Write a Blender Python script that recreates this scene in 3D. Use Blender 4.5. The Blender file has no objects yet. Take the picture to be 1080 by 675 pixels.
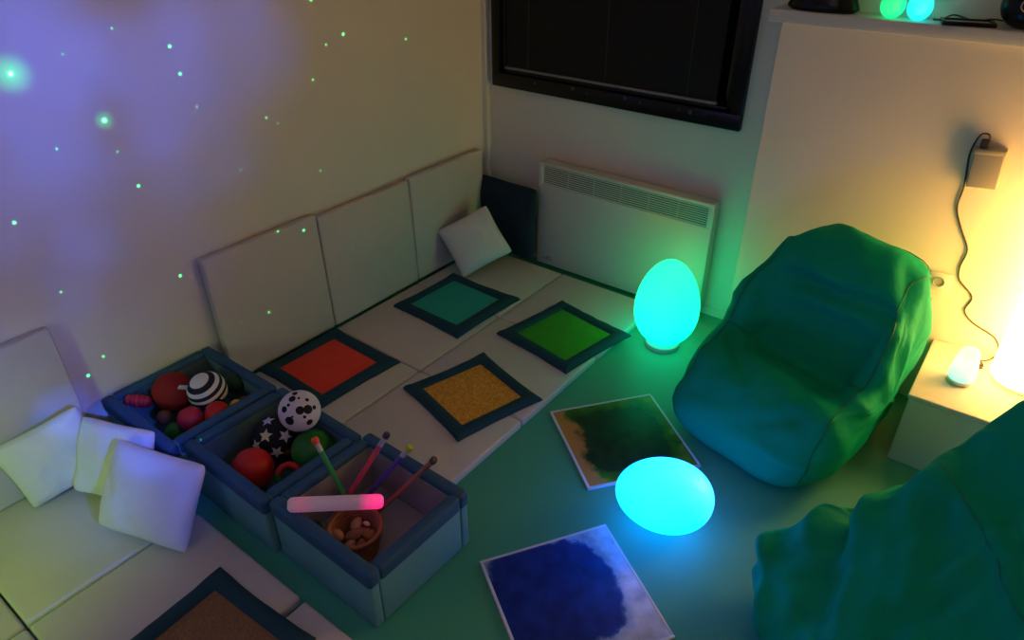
import bpy, bmesh, math, random
from mathutils import Vector, Matrix, noise
random.seed(7)
C = bpy.context.scene.collection
PI = math.pi

# ------------------------------------------------------------------ materials
def mat(name, col, rough=0.6, bump=0.0, bscale=200, var=0.0, vscale=6, spec=0.4, metal=0.0, sheen=0.0, dist=0.002):
    m = bpy.data.materials.new(name); m.use_nodes = True
    nt = m.node_tree; b = nt.nodes['Principled BSDF']
    b.inputs['Base Color'].default_value = (*col, 1)
    b.inputs['Roughness'].default_value = rough
    b.inputs['Specular IOR Level'].default_value = spec
    b.inputs['Metallic'].default_value = metal
    if sheen: b.inputs['Sheen Weight'].default_value = sheen
    tc = nt.nodes.new('ShaderNodeTexCoord')
    n = nt.nodes.new('ShaderNodeTexNoise'); n.inputs['Scale'].default_value = vscale; n.inputs['Detail'].default_value = 4
    nt.links.new(tc.outputs['Object'], n.inputs['Vector'])
    r = nt.nodes.new('ShaderNodeMix'); r.data_type = 'RGBA'
    r.inputs['A'].default_value = tuple(c*(1-var) for c in col)+(1,)
    r.inputs['B'].default_value = tuple(min(1, c*(1+var)) for c in col)+(1,)
    nt.links.new(n.outputs['Fac'], r.inputs['Factor'])
    nt.links.new(r.outputs['Result'], b.inputs['Base Color'])
    if bump:
        n2 = nt.nodes.new('ShaderNodeTexNoise'); n2.inputs['Scale'].default_value = bscale; n2.inputs['Detail'].default_value = 2
        nt.links.new(tc.outputs['Object'], n2.inputs['Vector'])
        bp = nt.nodes.new('ShaderNodeBump'); bp.inputs['Strength'].default_value = bump; bp.inputs['Distance'].default_value = dist
        nt.links.new(n2.outputs['Fac'], bp.inputs['Height']); nt.links.new(bp.outputs['Normal'], b.inputs['Normal'])
    return m

def glow(name, stops, zlo, zhi, axis=2):
    """translucent lamp shell: emission graded along its own height"""
    m = bpy.data.materials.new(name); m.use_nodes = True
    nt = m.node_tree; b = nt.nodes['Principled BSDF']
    b.inputs['Base Color'].default_value = (.28, .30, .30, 1); b.inputs['Roughness'].default_value = .45
    tc = nt.nodes.new('ShaderNodeTexCoord'); sx = nt.nodes.new('ShaderNodeSeparateXYZ')
    nt.links.new(tc.outputs['Object'], sx.inputs[0])
    mr = nt.nodes.new('ShaderNodeMapRange'); mr.inputs['From Min'].default_value = zlo; mr.inputs['From Max'].default_value = zhi
    nt.links.new(sx.outputs[axis], mr.inputs['Value'])
    cr = nt.nodes.new('ShaderNodeValToRGB')
    mx = max(max(c) for _, c in stops)
    e = cr.color_ramp.elements
    while len(e) < len(stops): e.new(.5)
    for el, (p, c) in zip(e, stops):
        el.position = p; el.color = tuple(x/mx for x in c)+(1,)
    nt.links.new(mr.outputs['Result'], cr.inputs['Fac'])
    nt.links.new(cr.outputs['Color'], b.inputs['Emission Color'])
    b.inputs['Emission Strength'].default_value = mx
    return m

# ------------------------------------------------------------------ mesh helpers
def link(name, bm, m, parent=None, smooth=True, loc=None, rot=None):
    bmesh.ops.recalc_face_normals(bm, faces=bm.faces)
    me = bpy.data.meshes.new(name); bm.to_mesh(me); bm.free()
    if m is not None:
        for x in (m if isinstance(m, (list, tuple)) else [m]): me.materials.append(x)
    for p in me.polygons: p.use_smooth = smooth
    if smooth:
        try: me.set_sharp_from_angle(angle=math.radians(42))
        except Exception: pass
    o = bpy.data.objects.new(name, me); C.objects.link(o)
    if parent: o.parent = parent
    if loc: o.location = loc
    if rot: o.rotation_euler = rot
    return o

def tag(o, label, cat, group=None, kind=None):
    o['label'] = label; o['category'] = cat
    if group: o['group'] = group
    if kind: o['kind'] = kind
    return o

def thing(name, label, cat, loc=(0, 0, 0), rot=(0, 0, 0), group=None):
    o = bpy.data.objects.new(name, None); C.objects.link(o)
    o.empty_display_size = .05
    o.location = loc; o.rotation_euler = rot
    return tag(o, label, cat, group)

def struct(name, bm, m, parent=None, smooth=False):
    o = link(name, bm, m, parent, smooth)
    if not parent: o['kind'] = 'structure'
    return o

def rbox(bm, lo, hi, r=0.0, seg=2, M=None):
    sub = bmesh.new()
    bmesh.ops.create_cube(sub, size=1)
    for v in sub.verts:
        v.co = Vector((lo[i]+(hi[i]-lo[i])*(v.co[i]+.5) for i in range(3)))
    if r > 0:
        bmesh.ops.bevel(sub, geom=list(sub.edges), offset=r, segments=seg, profile=.5, affect='EDGES')
    if M: bmesh.ops.transform(sub, matrix=M, verts=sub.verts)
    tmp = bpy.data.meshes.new('t'); sub.to_mesh(tmp); sub.free()
    bm.from_mesh(tmp); bpy.data.meshes.remove(tmp)
    return bm

def box(lo, hi, r=0.0, seg=2, M=None): return rbox(bmesh.new(), lo, hi, r, seg, M)

def grid_loft(bm, rings, closed=True, caps=False, mi=0):
    R = [[bm.verts.new(p) for p in ring] for ring in rings]
    n = len(R[0])
    for a, b in zip(R, R[1:]):
        for i in range(n if closed else n-1):
            f = bm.faces.new((a[i], a[(i+1) % n], b[(i+1) % n], b[i])); f.material_index = mi
    if caps:
        bm.faces.new(R[0][::-1]).material_index = mi; bm.faces.new(R[-1]).material_index = mi
    return R

def lathe(prof, n=32, bm=None, M=None):
    bm = bm or bmesh.new()
    rings = []
    for r, z in prof:
        ring = [Vector((max(r, 1e-4)*math.cos(2*PI*i/n), max(r, 1e-4)*math.sin(2*PI*i/n), z)) for i in range(n)]
        rings.append([M @ v for v in ring] if M else ring)
    grid_loft(bm, rings, True, True)
    return bm

def catmull(pts, per=6, closed=False):
    pts = [Vector(p) for p in pts]; n = len(pts); out = []
    for i in range(n if closed else n-1):
        if closed: a, b, c, d = pts[(i-1) % n], pts[i], pts[(i+1) % n], pts[(i+2) % n]
        else: a, b, c, d = pts[max(i-1, 0)], pts[i], pts[i+1], pts[min(i+2, n-1)]
        for k in range(per):
            t = k/per
            out.append(.5*((2*b)+(c-a)*t+(2*a-5*b+4*c-d)*t*t+(3*b-a-3*c+d)*t**3))
    if not closed: out.append(pts[-1])
    return out

def tube(pts, r, n=8, bm=None):
    bm = bm or bmesh.new(); pts = [Vector(p) for p in pts]
    up = Vector((.13, .29, .95)); rings = []
    for i, p in enumerate(pts):
        t = (pts[min(i+1, len(pts)-1)]-pts[max(i-1, 0)]).normalized()
        s = t.cross(up)
        if s.length < .05: s = t.cross(Vector((1, 0, 0)))
        s.normalize(); u = s.cross(t)
        rr = r[i] if isinstance(r, (list, tuple)) else r
        rings.append([p+s*rr*math.cos(2*PI*k/n)+u*rr*math.sin(2*PI*k/n) for k in range(n)])
    grid_loft(bm, rings, True, True)
    return bm

def sphere(r, seg=32, ring=20, bm=None, M=None):
    bm = bm or bmesh.new()
    bmesh.ops.create_uvsphere(bm, u_segments=seg, v_segments=ring, radius=r, matrix=M or Matrix())
    return bm

def basis(right, up, loc):
    x = Vector(right).normalized(); y = Vector(up); y = (y-x*y.dot(x)).normalized(); z = x.cross(y)
    return Matrix(((x.x, y.x, z.x, loc[0]), (x.y, y.y, z.y, loc[1]), (x.z, y.z, z.z, loc[2]), (0, 0, 0, 1)))

# ------------------------------------------------------------------ palette
M_wall = mat('wall_paint', (.74, .69, .62), .55, .12, 90, .03, 3, dist=.001)
M_wall2 = mat('casing_paint', (.76, .71, .63), .5, .1, 90, .03, 3, dist=.001)
M_ceil = mat('ceiling_paint', (.7, .68, .64), .9)
M_foam = mat('white_vinyl', (.60, .555, .53), .6, .25, 300, .05, 5, dist=.001)
M_foam_dark = mat('vinyl_seam', (.30, .28, .27), .7)
M_black = mat('black_plastic', (.004, .004, .005), .25, spec=.3)
M_blind = mat('black_blind', (.004, .004, .004), .75)
M_rail = mat('blind_rail', (.22, .22, .22), .3)
M_glass = mat('night_glass', (.003, .003, .004), .08)
M_screw = mat('dull_metal', (.07, .07, .07), .4, metal=.6)
M_heater = mat('heater_enamel', (.62, .60, .54), .4)
M_heater_d = mat('heater_inside', (.04, .038, .033), .7)
M_navy = mat('navy_fabric', (.006, .05, .078), .8, .3, 350, .12, 8, dist=.001)
M_navy_rim = mat('navy_rim_fabric', (.026, .10, .21), .75, .3, 350, .1, 8, dist=.001)
M_teal = mat('grey_teal_fabric', (.12, .36, .42), .8, .3, 350, .1, 8, dist=.001)
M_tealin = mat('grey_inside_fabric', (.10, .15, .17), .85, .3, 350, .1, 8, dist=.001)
M_greyin = mat('light_grey_inside_fabric', (.30, .30, .34), .85, .3, 350, .1, 8, dist=.001)
M_pillow = mat('white_fleece', (.70, .69, .72), .95, .7, 260, .05, 10, sheen=.3, dist=.003)
M_pilnavy = mat('dark_navy_cotton', (.005, .018, .035), .85, .3, 200, .1, 6)
M_bag = mat('green_nylon', (.001, .35, .20), .65, .4, 45, .1, 3, spec=.06, dist=.004)
M_bagseam = mat('green_seam', (.006, .17, .09), .6)
M_white = mat('white_laminate', (.66, .64, .60), .4)
M_cord = mat('dark_cord', (.03, .028, .025), .5)
M_cordw = mat('beige_cord', (.30, .25, .17), .5)
M_adapt = mat('grey_adapter_plastic', (.35, .33, .28), .45)

def floor_mat():
    m = mat('green_lino', (.06, .36, .25), .42, .06, 40, .08, 2.5)
    return m
M_floor = floor_mat()

# ------------------------------------------------------------------ room shell
W, D, H = 4.3, -4.3, 2.6
YB = .105
struct('floor', box((-.1, D-.1, -.1), (W+.1, YB+.1, 0)), M_floor)
struct('wall_left', box((-.1, D-.1, 0), (0, YB+.1, H)), M_wall)
struct('wall_right', box((W, D-.1, 0), (W+.1, YB+.1, H)), M_wall)
struct('wall_front', box((0, D-.1, 0), (W, D, H)), M_wall)
struct('ceiling', box((-.1, D-.1, H), (W+.1, YB+.1, H+.1)), M_ceil)
bm = bmesh.new()                                     # back wall with the window hole
wx0, wx1, wz0, wz1 = .068, 1.522, 1.0, 2.15
rbox(bm, (0, YB, 0), (W, YB+.1, wz0)); rbox(bm, (0, YB, wz1), (W, YB+.1, H))
rbox(bm, (0, YB, wz0), (wx0, YB+.1, wz1)); rbox(bm, (wx1, YB, wz0), (W, YB+.1, wz1))
struct('wall_back', bm, M_wall)
# boxed-in lower wall under the ledge
struct('trim_1', box((1.655, -.02, 0), (W, YB, 1.5), .004, 2), M_wall2)
# cable trunking in the corner
struct('trim_2', box((.0005, YB-.035, 0), (.03, YB-.0005, H), .003, 2), M_wall)
struct('baseboard_back', box((.03, YB-.008, 0), (1.655, YB, .05), .002), M_wall)

# window
bm = bmesh.new(); fy0, fy1, fw = YB-.03, YB+.09, .075
rbox(bm, (wx0, fy0, wz0), (wx1, fy1, wz0+fw), .004); rbox(bm, (wx0, fy0, wz1-fw), (wx1, fy1, wz1), .004)
rbox(bm, (wx0, fy0, wz0+fw), (wx0+fw*.7, fy1, wz1-fw), .004); rbox(bm, (wx1-fw*.7, fy0, wz0+fw), (wx1, fy1, wz1-fw), .004)
win = struct('window_1', bm, M_black, smooth=True)
link('window_pane', box((wx0+fw*.7, YB+.05, wz0+fw), (wx1-fw*.7, YB+.06, wz1-fw)), M_glass, win, False)
bm = bmesh.new(); rbox(bm, (wx0+.05, fy0+.02, wz0+fw), (wx0+.085, YB+.05, wz1-fw), .004); rbox(bm, (wx1-.085, fy0+.02, wz0+fw), (wx1-.05, YB+.05, wz1-fw), .004)
rbox(bm, (wx0+.085, fy0+.02, wz0+fw), (wx1-.085, YB+.05, wz0+fw+.02), .004)
link('sash', bm, M_black, win)
for x, z, r in ((.367, 1.052, .006), (.61, 1.062, .010), (.698, 1.05, .006), (.919, 1.06, .010), (1.006, 1.05, .006), (1.219, 1.056, .006), (1.274, 1.05, .010), (1.355, 1.056, .006)):
    link('screw_cap', lathe([(0, 0), (r, 0), (r, .004), (r*.6, .007), (0, .007)], 12, M=Matrix.Translation((x, fy0+.0005, z)) @ Matrix.Rotation(PI/2, 4, 'X')), M_screw, win)
# venetian blind
bl = thing('venetian_blind', 'black venetian blind lowered inside the dark window', 'blind', (.77, YB-.005, 1.098))
bm = bmesh.new()
for k in range(50):
    z = .022+k*.0195
    rbox(bm, (-.615, -.012, z-.0006), (.615, .012, z+.0006), 0, M=Matrix.Translation((0, 0, z)) @ Matrix.Rotation(math.radians(84), 4, 'X') @ Matrix.Translation((0, 0, -z)))
link('slats', bm, M_blind, bl, False)
link('bottom_rail', box((-.62, -.013, 0), (.62, .013, .012), .003), M_rail, bl)
for x in (-.46, 0.02, .47): link('ladder_cord', tube([(x, -.0135, .01), (x, -.0135, .97)], .0012, 6), M_screw, bl)

# ledge shelf
tag(link('shelf', box((1.605, -.045, 1.5), (W, YB, 1.547), .004, 2), M_white), 'long pale ledge above the boxed wall right of window, lamps on it', 'shelf')

# ------------------------------------------------------------------ foam mats and panels
def foam(name, lo, hi, label, cat, group, loc=None, rot=None, r=.011):
    c = Vector(((lo[0]+hi[0])/2, (lo[1]+hi[1])/2, lo[2]))
    bm = box(Vector(lo)-c, Vector(hi)-c, r, 3)
    o = link(name, bm, M_foam); o.location = loc or c
    if rot: o.rotation_euler = rot
    return tag(o, label, cat, group)
MT = .04
mats_lbl = {
 (0, 0): 'white foam floor mat in the room corner under the white cushion and navy cushion',
 (0, 1): 'white foam floor mat between the teal square and red square along left wall',
 (0, 2): 'white foam floor mat beneath the red square, against the left wall',
 (1, 0): 'white foam floor mat in front of the heater, beneath the green square',
 (1, 1): 'white foam floor mat under the upper half of the yellow square',
 (1, 2): 'white foam floor mat below the yellow square, beside the open box of sticks'}
for (i, j), lb in mats_lbl.items():
    x0 = .074+.6*i; y1 = -.046-.6*j
    foam('floor_mat', (x0+.003, y1-.597, 0), (x0+.597, y1-.003, MT), lb, 'mat', 'white foam floor mats')
low_lbl = {
 (0, 0): 'white foam floor mat carrying the three white cushions at lower left',
 (1, 0): 'white foam floor mat lower left, under the upper part of the brown square',
 (2, 0): 'white foam floor mat at the bottom edge, in front of the box of sticks',
 (0, 1): 'white foam floor mat in the bottom left corner of the photo by the wall',
 (1, 1): 'white foam floor mat at bottom left, next to the lower part of brown square'}
LX = [.045, .637, 1.243]; LY = [-2.372, -2.957]
for (i, j), lb in low_lbl.items():
    foam('floor_mat', (LX[i], LY[j]-.578, 0), (LX[i]+.584, LY[j], MT), lb, 'mat', 'white foam floor mats')
def panel(y0, y1, z1, label, lean=.03, xo=.0):
    h = z1-MT-.002
    o = link('wall_panel', box((-.0225, -(y1-y0)/2, 0), (.0225, (y1-y0)/2, h), .011, 3), M_foam)
    o.location = (.0475+xo, (y0+y1)/2, MT+.002 if y0 > -1.9 or y0 < -2.3 else .0)
    o.rotation_euler = (0, -math.asin(lean/h), 0)
    tag(o, label, 'panel', 'white foam panels along the left wall')
panel(-1.825, -1.232, .655, 'white square foam wall panel behind the red square, leftmost of three in a row', .02)
panel(-1.226, -.618, .637, 'white square foam wall panel, middle of the three touching ones on left wall', .02)
panel(-.612, -.01, .648, 'white square foam wall panel in the corner behind the navy cushion', .012, -.003)
panel(-3.03, -2.43, .635, 'white foam wall panel standing apart at far left behind the white cushions', .02)

# ------------------------------------------------------------------ heater
ht = thing('electric_heater', 'white electric panel heater with top grille under the window', 'heater', (.972, .005, .03))
hw, hz = .522, .625
bm = bmesh.new()
rbox(bm, (-hw, 0, 0), (hw, .03, hz-.125), .006); rbox(bm, (-hw, 0, hz-.02), (hw, .03, hz), .006)
rbox(bm, (-hw, 0, hz-.127), (-hw+.03, .03, hz-.018), .002); rbox(bm, (hw-.03, 0, hz-.127), (hw, .03, hz-.018), .002)
rbox(bm, (-hw+.005, .025, .004), (hw-.005, .085, hz-.004), .008)
link('body', bm, M_heater, ht)
bm = bmesh.new()
for k in range(9): rbox(bm, (-hw+.028, .004, hz-.123+k*.0118), (hw-.028, .008, hz-.117+k*.0118), 0)
for k in range(1, 6): rbox(bm, (-hw+.03+k*.164, .009, hz-.126), (-hw+.032+k*.164, .014, hz-.018), 0)
link('grille', bm, M_heater, ht, False)
link('grille_recess', box((-hw+.028, .0205, hz-.126), (hw-.028, .0245, hz-.019)), M_heater_d, ht, False)
for x in (-.36, .36): link('bracket', box((x-.02, .086, .1), (x+.02, YB-.0055, .45), .002), M_heater_d, ht)
bm = bmesh.new()
tube(catmull([(-.478, -.0012, .045), (-.465, -.0012, .038), (-.45, -.0012, .042), (-.438, -.0012, .034)], 5), .0016, 6, bm)
tube(catmull([(-.455, -.0012, .05), (-.446, -.0012, .058), (-.440, -.0012, .048), (-.431, -.0012, .056), (-.424, -.0012, .046)], 5), .0016, 6, bm)
tube([(-.432, -.0012, .040), (-.412, -.0012, .039)], .0016, 6, bm)
link('maker_mark', bm, M_cord, ht)

# ------------------------------------------------------------------ sensory squares
def square(cx, cy, rotd, size, label, fill, fillname, z=MT, border=.067, seed=0, cs=(1, 1)):
    t = thing('sensory_cushion', label, 'sensory cushion', (cx, cy, z+.001), (0, 0, math.radians(rotd)), 'navy framed sensory squares')
    rnd = random.Random(seed)
    s = size/2; n = 14
    # padded frame: ring of sections round the square, with pulled-out corners
    path = []
    for c in range(4):
        a = c*PI/2
        for k in range(n):
            u = -1+2*k/n
            path.append((a, u))
    outer = []; rings = []
    corner_amp = [rnd.uniform(.98, 1.05) for _ in range(4)]
    lift = [rnd.uniform(0, .008) for _ in range(5)]
    for a, u in path:
        ci = int(round(a/(PI/2))) % 4
        ca = corner_amp[ci]*(1-(u+1)/2)+corner_amp[(ci+1) % 4]*((u+1)/2)
        pinch = 1-.035*(1-u*u)+.012*noise.noise((a*3+seed, u*3, 1))
        ux = u*(1 if abs(u) < .99 else 1)
        def P(inset, zz):
            h = (s-inset); x = h; y = u*h
            k = pinch*ca if inset < border*.9 else 1.0
            x *= k; y *= (ca if inset < border*.9 else 1)
            return Vector((x*math.cos(a)-y*math.sin(a), x*math.sin(a)+y*math.cos(a), zz))
        lf = max(0, abs(u)-.7)*.05*lift[ci]/.008*.3
        wz = .003*noise.noise((a*5+seed, u*4, 3))
        b = border
        rings.append([P(b, .0), P(b*.5, .0), P(.002, .001), P(0, .008+lf*.5), P(b*.14, .019+lf+wz), P(b*.4, .025+lf*.6+wz), P(b*.75, .024+wz), P(b*.95, .019), P(b*1.03, .012)])
    bm = bmesh.new(); rings.append(rings[0]); grid_loft(bm, rings, True)
    bmesh.ops.remove_doubles(bm, verts=bm.verts, dist=1e-5)
    link('frame', bm, M_navy, t)
    # filling
    bm = bmesh.new(); g = 26; si = s-border*.99; vs = []
    for j in range(g+1):
        for i in range(g+1):
            u = -1+2*i/g; v = -1+2*j/g
            dome = (1-u**4)*(1-v**4)
            zz = .012+.006*dome+.0025*noise.noise((u*2.2+seed, v*2.2, 2))*dome
            if fillname == 'fold': zz += .004*max(0, 1-abs(u*.8+v*.55-.1)*7)*dome+.003*max(0, 1-abs(u*.5-v*.8+.2)*9)*dome
            vs.append(bm.verts.new((u*si, v*si, zz)))
    for j in range(g):
        for i in range(g):
            k = j*(g+1)+i; bm.faces.new((vs[k], vs[k+1], vs[k+g+2], vs[k+g+1]))
    bm2 = bmesh.ops.extrude_face_region(bm, geom=list(bm.faces))
    for v in [e for e in bm2['geom'] if isinstance(e, bmesh.types.BMVert)]: v.co.z = .003
    o = link('filling', bm, fill, t)
    return t
def grain_mat(name, c1, c2, c3, scale):
    m = bpy.data.materials.new(name); m.use_nodes = True; nt = m.node_tree; b = nt.nodes['Principled BSDF']
    tc = nt.nodes.new('ShaderNodeTexCoord'); v = nt.nodes.new('ShaderNodeTexVoronoi'); v.inputs['Scale'].default_value = scale
    nt.links.new(tc.outputs['Object'], v.inputs['Vector'])
    cr = nt.nodes.new('ShaderNodeValToRGB'); sp = nt.nodes.new('ShaderNodeSeparateColor')
    nt.links.new(v.outputs['Color'], sp.inputs[0]); nt.links.new(sp.outputs[0], cr.inputs['Fac'])
    e = cr.color_ramp.elements; e[0].color = (*c1, 1); e[1].color = (*c3, 1); x = e.new(.5); x.color = (*c2, 1)
    nt.links.new(cr.outputs['Color'], b.inputs['Base Color']); b.inputs['Roughness'].default_value = .5
    bp = nt.nodes.new('ShaderNodeBump'); bp.inputs['Strength'].default_value = .7; bp.inputs['Distance'].default_value = .004; bp.invert = True
    nt.links.new(v.outputs['Distance'], bp.inputs['Height']); nt.links.new(bp.outputs['Normal'], b.inputs['Normal'])
    return m
M_redv = mat('red_satin', (.88, .05, .025), .45, .1, 20, .08, 5)
M_tealv = mat('teal_satin', (.01, .38, .33), .5, .1, 30, .05, 5)
M_greenv = mat('lime_satin', (.03, .34, .012), .4, .1, 20, .1, 5)
M_grain = grain_mat('amber_grain', (.62, .25, .02), (.72, .33, .03), (.85, .45, .07), 110)
M_seed = grain_mat('brown_grain', (.20, .09, .03), (.25, .12, .04), (.3, .15, .06), 220)
square(.317, -1.488, -2, .455, 'navy framed square with smooth red filling, nearest the toy boxes', M_redv, 'smooth', seed=1)
square(.404, -.688, -2, .475, 'navy framed square with flat teal filling, before the white corner cushion', M_tealv, 'smooth', seed=2)
square(1.047, -.595, -9.5, .47, 'navy framed square with shiny lime green filling, beside the glowing upright egg', M_greenv, 'fold', seed=3)
square(.990, -1.243, -15.5, .45, 'navy framed square filled with amber yellow grains', M_grain, 'smooth', seed=4)
square(1.165, -2.685, 3, .45, 'navy framed square with brown filling at the bottom edge', M_seed, 'smooth', seed=5, border=.06)

# ------------------------------------------------------------------ liquid floor tiles
def liquid(name, inner, mid, outer, edge, size, thr, nscale, off, side=None, namp=.6, ew=.16):
    m = bpy.data.materials.new(name); m.use_nodes = True; nt = m.node_tree; b = nt.nodes['Principled BSDF']
    N = nt.nodes.new; L = nt.links.new
    tc = N('ShaderNodeTexCoord'); mp = N('ShaderNodeMapping'); mp.inputs['Location'].default_value = off
    L(tc.outputs['Object'], mp.inputs['Vector'])
    sx = N('ShaderNodeSeparateXYZ'); L(mp.outputs[0], sx.inputs[0])
    def mth(op, a, bb=None):
        x = N('ShaderNodeMath'); x.operation = op
        for i, q in enumerate((a, bb)):
            if q is None: continue
            if isinstance(q, (int, float)): x.inputs[i].default_value = q
            else: L(q, x.inputs[i])
        return x.outputs[0]
    h = size/2
    ax = mth('DIVIDE', mth('ABSOLUTE', sx.outputs[0]), h); ay = mth('DIVIDE', mth('ABSOLUTE', sx.outputs[1]), h)
    d = mth('POWER', mth('ADD', mth('POWER', ax, 3.2), mth('POWER', ay, 3.2)), 1/3.2)
    n1 = N('ShaderNodeTexNoise'); n1.inputs['Scale'].default_value = nscale; n1.inputs['Detail'].default_value = 7; n1.inputs['Roughness'].default_value = .65
    L(tc.outputs['Object'], n1.inputs['Vector'])
    dd = mth('ADD', d, mth('MULTIPLY', mth('SUBTRACT', n1.outputs['Fac'], .5), namp))
    cr = N('ShaderNodeValToRGB'); L(dd, cr.inputs['Fac']); e = cr.color_ramp.elements
    e[0].position = 0; e[0].color = (*inner, 1); e[1].position = 1; e[1].color = (*outer, 1)
    for p, c in ((thr-.02, inner), (thr+.015, mid), (thr+ew, edge)):
        q = e.new(p); q.color = (*c, 1)
    n2 = N('ShaderNodeTexNoise'); n2.inputs['Scale'].default_value = 16; n2.inputs['Detail'].default_value = 6
    L(tc.outputs['Object'], n2.inputs['Vector'])
    mx = N('ShaderNodeMix'); mx.data_type = 'RGBA'; mx.blend_type = 'MULTIPLY'
    mr = N('ShaderNodeMapRange'); mr.inputs['From Min'].default_value = .35; mr.inputs['From Max'].default_value = .65; mr.inputs['To Min'].default_value = .65; mr.inputs['To Max'].default_value = 1.15
    L(n2.outputs['Fac'], mr.inputs['Value']); mx.inputs['Factor'].default_value = 1
    L(cr.outputs['Color'], mx.inputs['A']); L(mr.outputs['Result'], mx.inputs['B'])
    out = mx.outputs['Result']
    if side:
        s2 = mth('ADD', mth('DIVIDE', sx.outputs[side[0]], h*side[1]), mth('MULTIPLY', mth('SUBTRACT', n1.outputs['Fac'], .5), .8))
        cr2 = N('ShaderNodeValToRGB'); L(s2, cr2.inputs['Fac']); cr2.color_ramp.elements[0].position = side[3]; cr2.color_ramp.elements[1].position = side[3]+.12
        cr2.color_ramp.elements[0].color = (0, 0, 0, 1); cr2.color_ramp.elements[1].color = (1, 1, 1, 1)
        m3 = N('ShaderNodeMix'); m3.data_type = 'RGBA'; L(cr2.outputs['Color'], m3.inputs['Factor']); L(out, m3.inputs['A']); m3.inputs['B'].default_value = (*side[2], 1)
        out = m3.outputs['Result']
    L(out, b.inputs['Base Color']); b.inputs['Roughness'].default_value = .5; b.inputs['Specular IOR Level'].default_value = .25
    return m
def tile(cx, cy, rotd, label, m, rimm, size=.48):
    t = thing('liquid_floor_tile', label, 'floor tile', (cx, cy, 0.0005), (0, 0, math.radians(rotd)), 'liquid filled floor tiles')
    h = size/2; w = .011
    bm = bmesh.new()
    rbox(bm, (-h, -h, 0), (h, -h+w, .011), .002); rbox(bm, (-h, h-w, 0), (h, h, .011), .002)
    rbox(bm, (-h, -h+w, 0), (-h+w, h-w, .011), .002); rbox(bm, (h-w, -h+w, 0), (h, h-w, .011), .002)
    link('rim', bm, rimm, t)
    link('liquid_pane', box((-h+w*.9, -h+w*.9, .001), (h-w*.9, h-w*.9, .0105), .001), m, t)
M_tilerim = mat('white_tile_rim', (.62, .66, .85), .4)
tile(1.906, -1.829, 57.4, 'square liquid floor tile with blue pool on pale lavender, in the foreground',
     liquid('blue_liquid', (.006, .035, .36), (.03, .11, .5), (.48, .60, .95), (.25, .38, .85), .48, .84, 6, (.045, -.03, 0), None, .55, .045), M_tilerim)
tile(1.646, -1.053, 52.5, 'square liquid floor tile with dark green and orange swirls, before the rear beanbag',
     liquid('green_liquid', (.010, .045, .018), (.02, .10, .012), (.14, .28, .03), (.04, .19, .015), .48, .78, 7, (0, 0, 0), (0, -1, (.46, .25, .08), .66)), M_tilerim)

# ------------------------------------------------------------------ storage boxes
def storage(cx, cy, rotd, label, inside, sx=.465, sy=.435, h=.25, basez=.05):
    t = thing('storage_box', label, 'storage box', (cx, cy, 0.001), (0, 0, math.radians(rotd)), 'open fabric toy boxes')
    th = .036; x, y = sx/2, sy/2
    sides = [((-x, -y, 0), (x, -y+th, h-.006)), ((-x, y-th, 0), (x, y, h-.006)), ((-x, -y+th+.001, 0), (-x+th, y-th-.001, h-.006)), ((x-th, -y+th+.001, 0), (x, y-th-.001, h-.006))]
    for k, (lo, hi) in enumerate(sides):
        bm = bmesh.new(); rbox(bm, lo, hi, .008, 3)
        p = link('side_panel', bm, M_teal, t)
        g = .005
        lo2 = [lo[0]-g, lo[1]-g, h-.064]; hi2 = [hi[0]+g, hi[1]+g, h]
        if k >= 2: lo2[1] += g+.002; hi2[1] -= g+.002
        sub = bmesh.new(); rbox(sub, lo2, hi2, .015, 4)
        link('rim', sub, M_navy_rim, p)
        # inside lining
        q = .0075
        if k == 0: l3, h3 = (-x+th+.002, -y+th-.001, .01), (x-th-.002, -y+th+q, h-.024)
        elif k == 1: l3, h3 = (-x+th+.002, y-th-q, .01), (x-th-.002, y-th+.001, h-.024)
        elif k == 2: l3, h3 = (-x+th-.001, -y+th+.003, .01), (-x+th+q, y-th-.003, h-.024)
        else: l3, h3 = (x-th-q, -y+th+.003, .01), (x-th+.001, y-th-.003, h-.024)
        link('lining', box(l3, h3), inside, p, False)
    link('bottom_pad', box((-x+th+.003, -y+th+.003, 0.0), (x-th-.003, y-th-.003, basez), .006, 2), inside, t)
    return t
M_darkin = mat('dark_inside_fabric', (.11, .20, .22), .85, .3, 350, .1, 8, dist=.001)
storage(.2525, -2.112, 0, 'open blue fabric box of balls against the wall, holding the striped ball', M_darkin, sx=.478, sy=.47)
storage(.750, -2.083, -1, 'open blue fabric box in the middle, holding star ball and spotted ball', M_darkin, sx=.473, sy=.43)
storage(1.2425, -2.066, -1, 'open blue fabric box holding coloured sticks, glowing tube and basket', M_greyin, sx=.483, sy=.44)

# ------------------------------------------------------------------ balls
M_redb = mat('red_rubber', (.55, .012, .015), .45)
M_dred = mat('dark_red_felt', (.30, .012, .015), .8, .3, 200)
M_pinkb = mat('crimson_rubber', (.50, .02, .06), .5)
M_greenb = mat('green_rubber', (.012, .16, .015), .45)
M_dgreen = mat('dark_green_rubber', (.008, .055, .02), .5)
M_brownb = mat('brown_wood', (.20, .075, .03), .5)
M_yel = mat('yellow_plastic', (.75, .45, .03), .4)
M_bk = mat('black_cloth', (.004, .004, .008), .7)
M_wh = mat('white_cloth', (.70, .66, .78), .7)
M_cream = mat('cream_star_cloth', (.72, .72, .42), .7)

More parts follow.
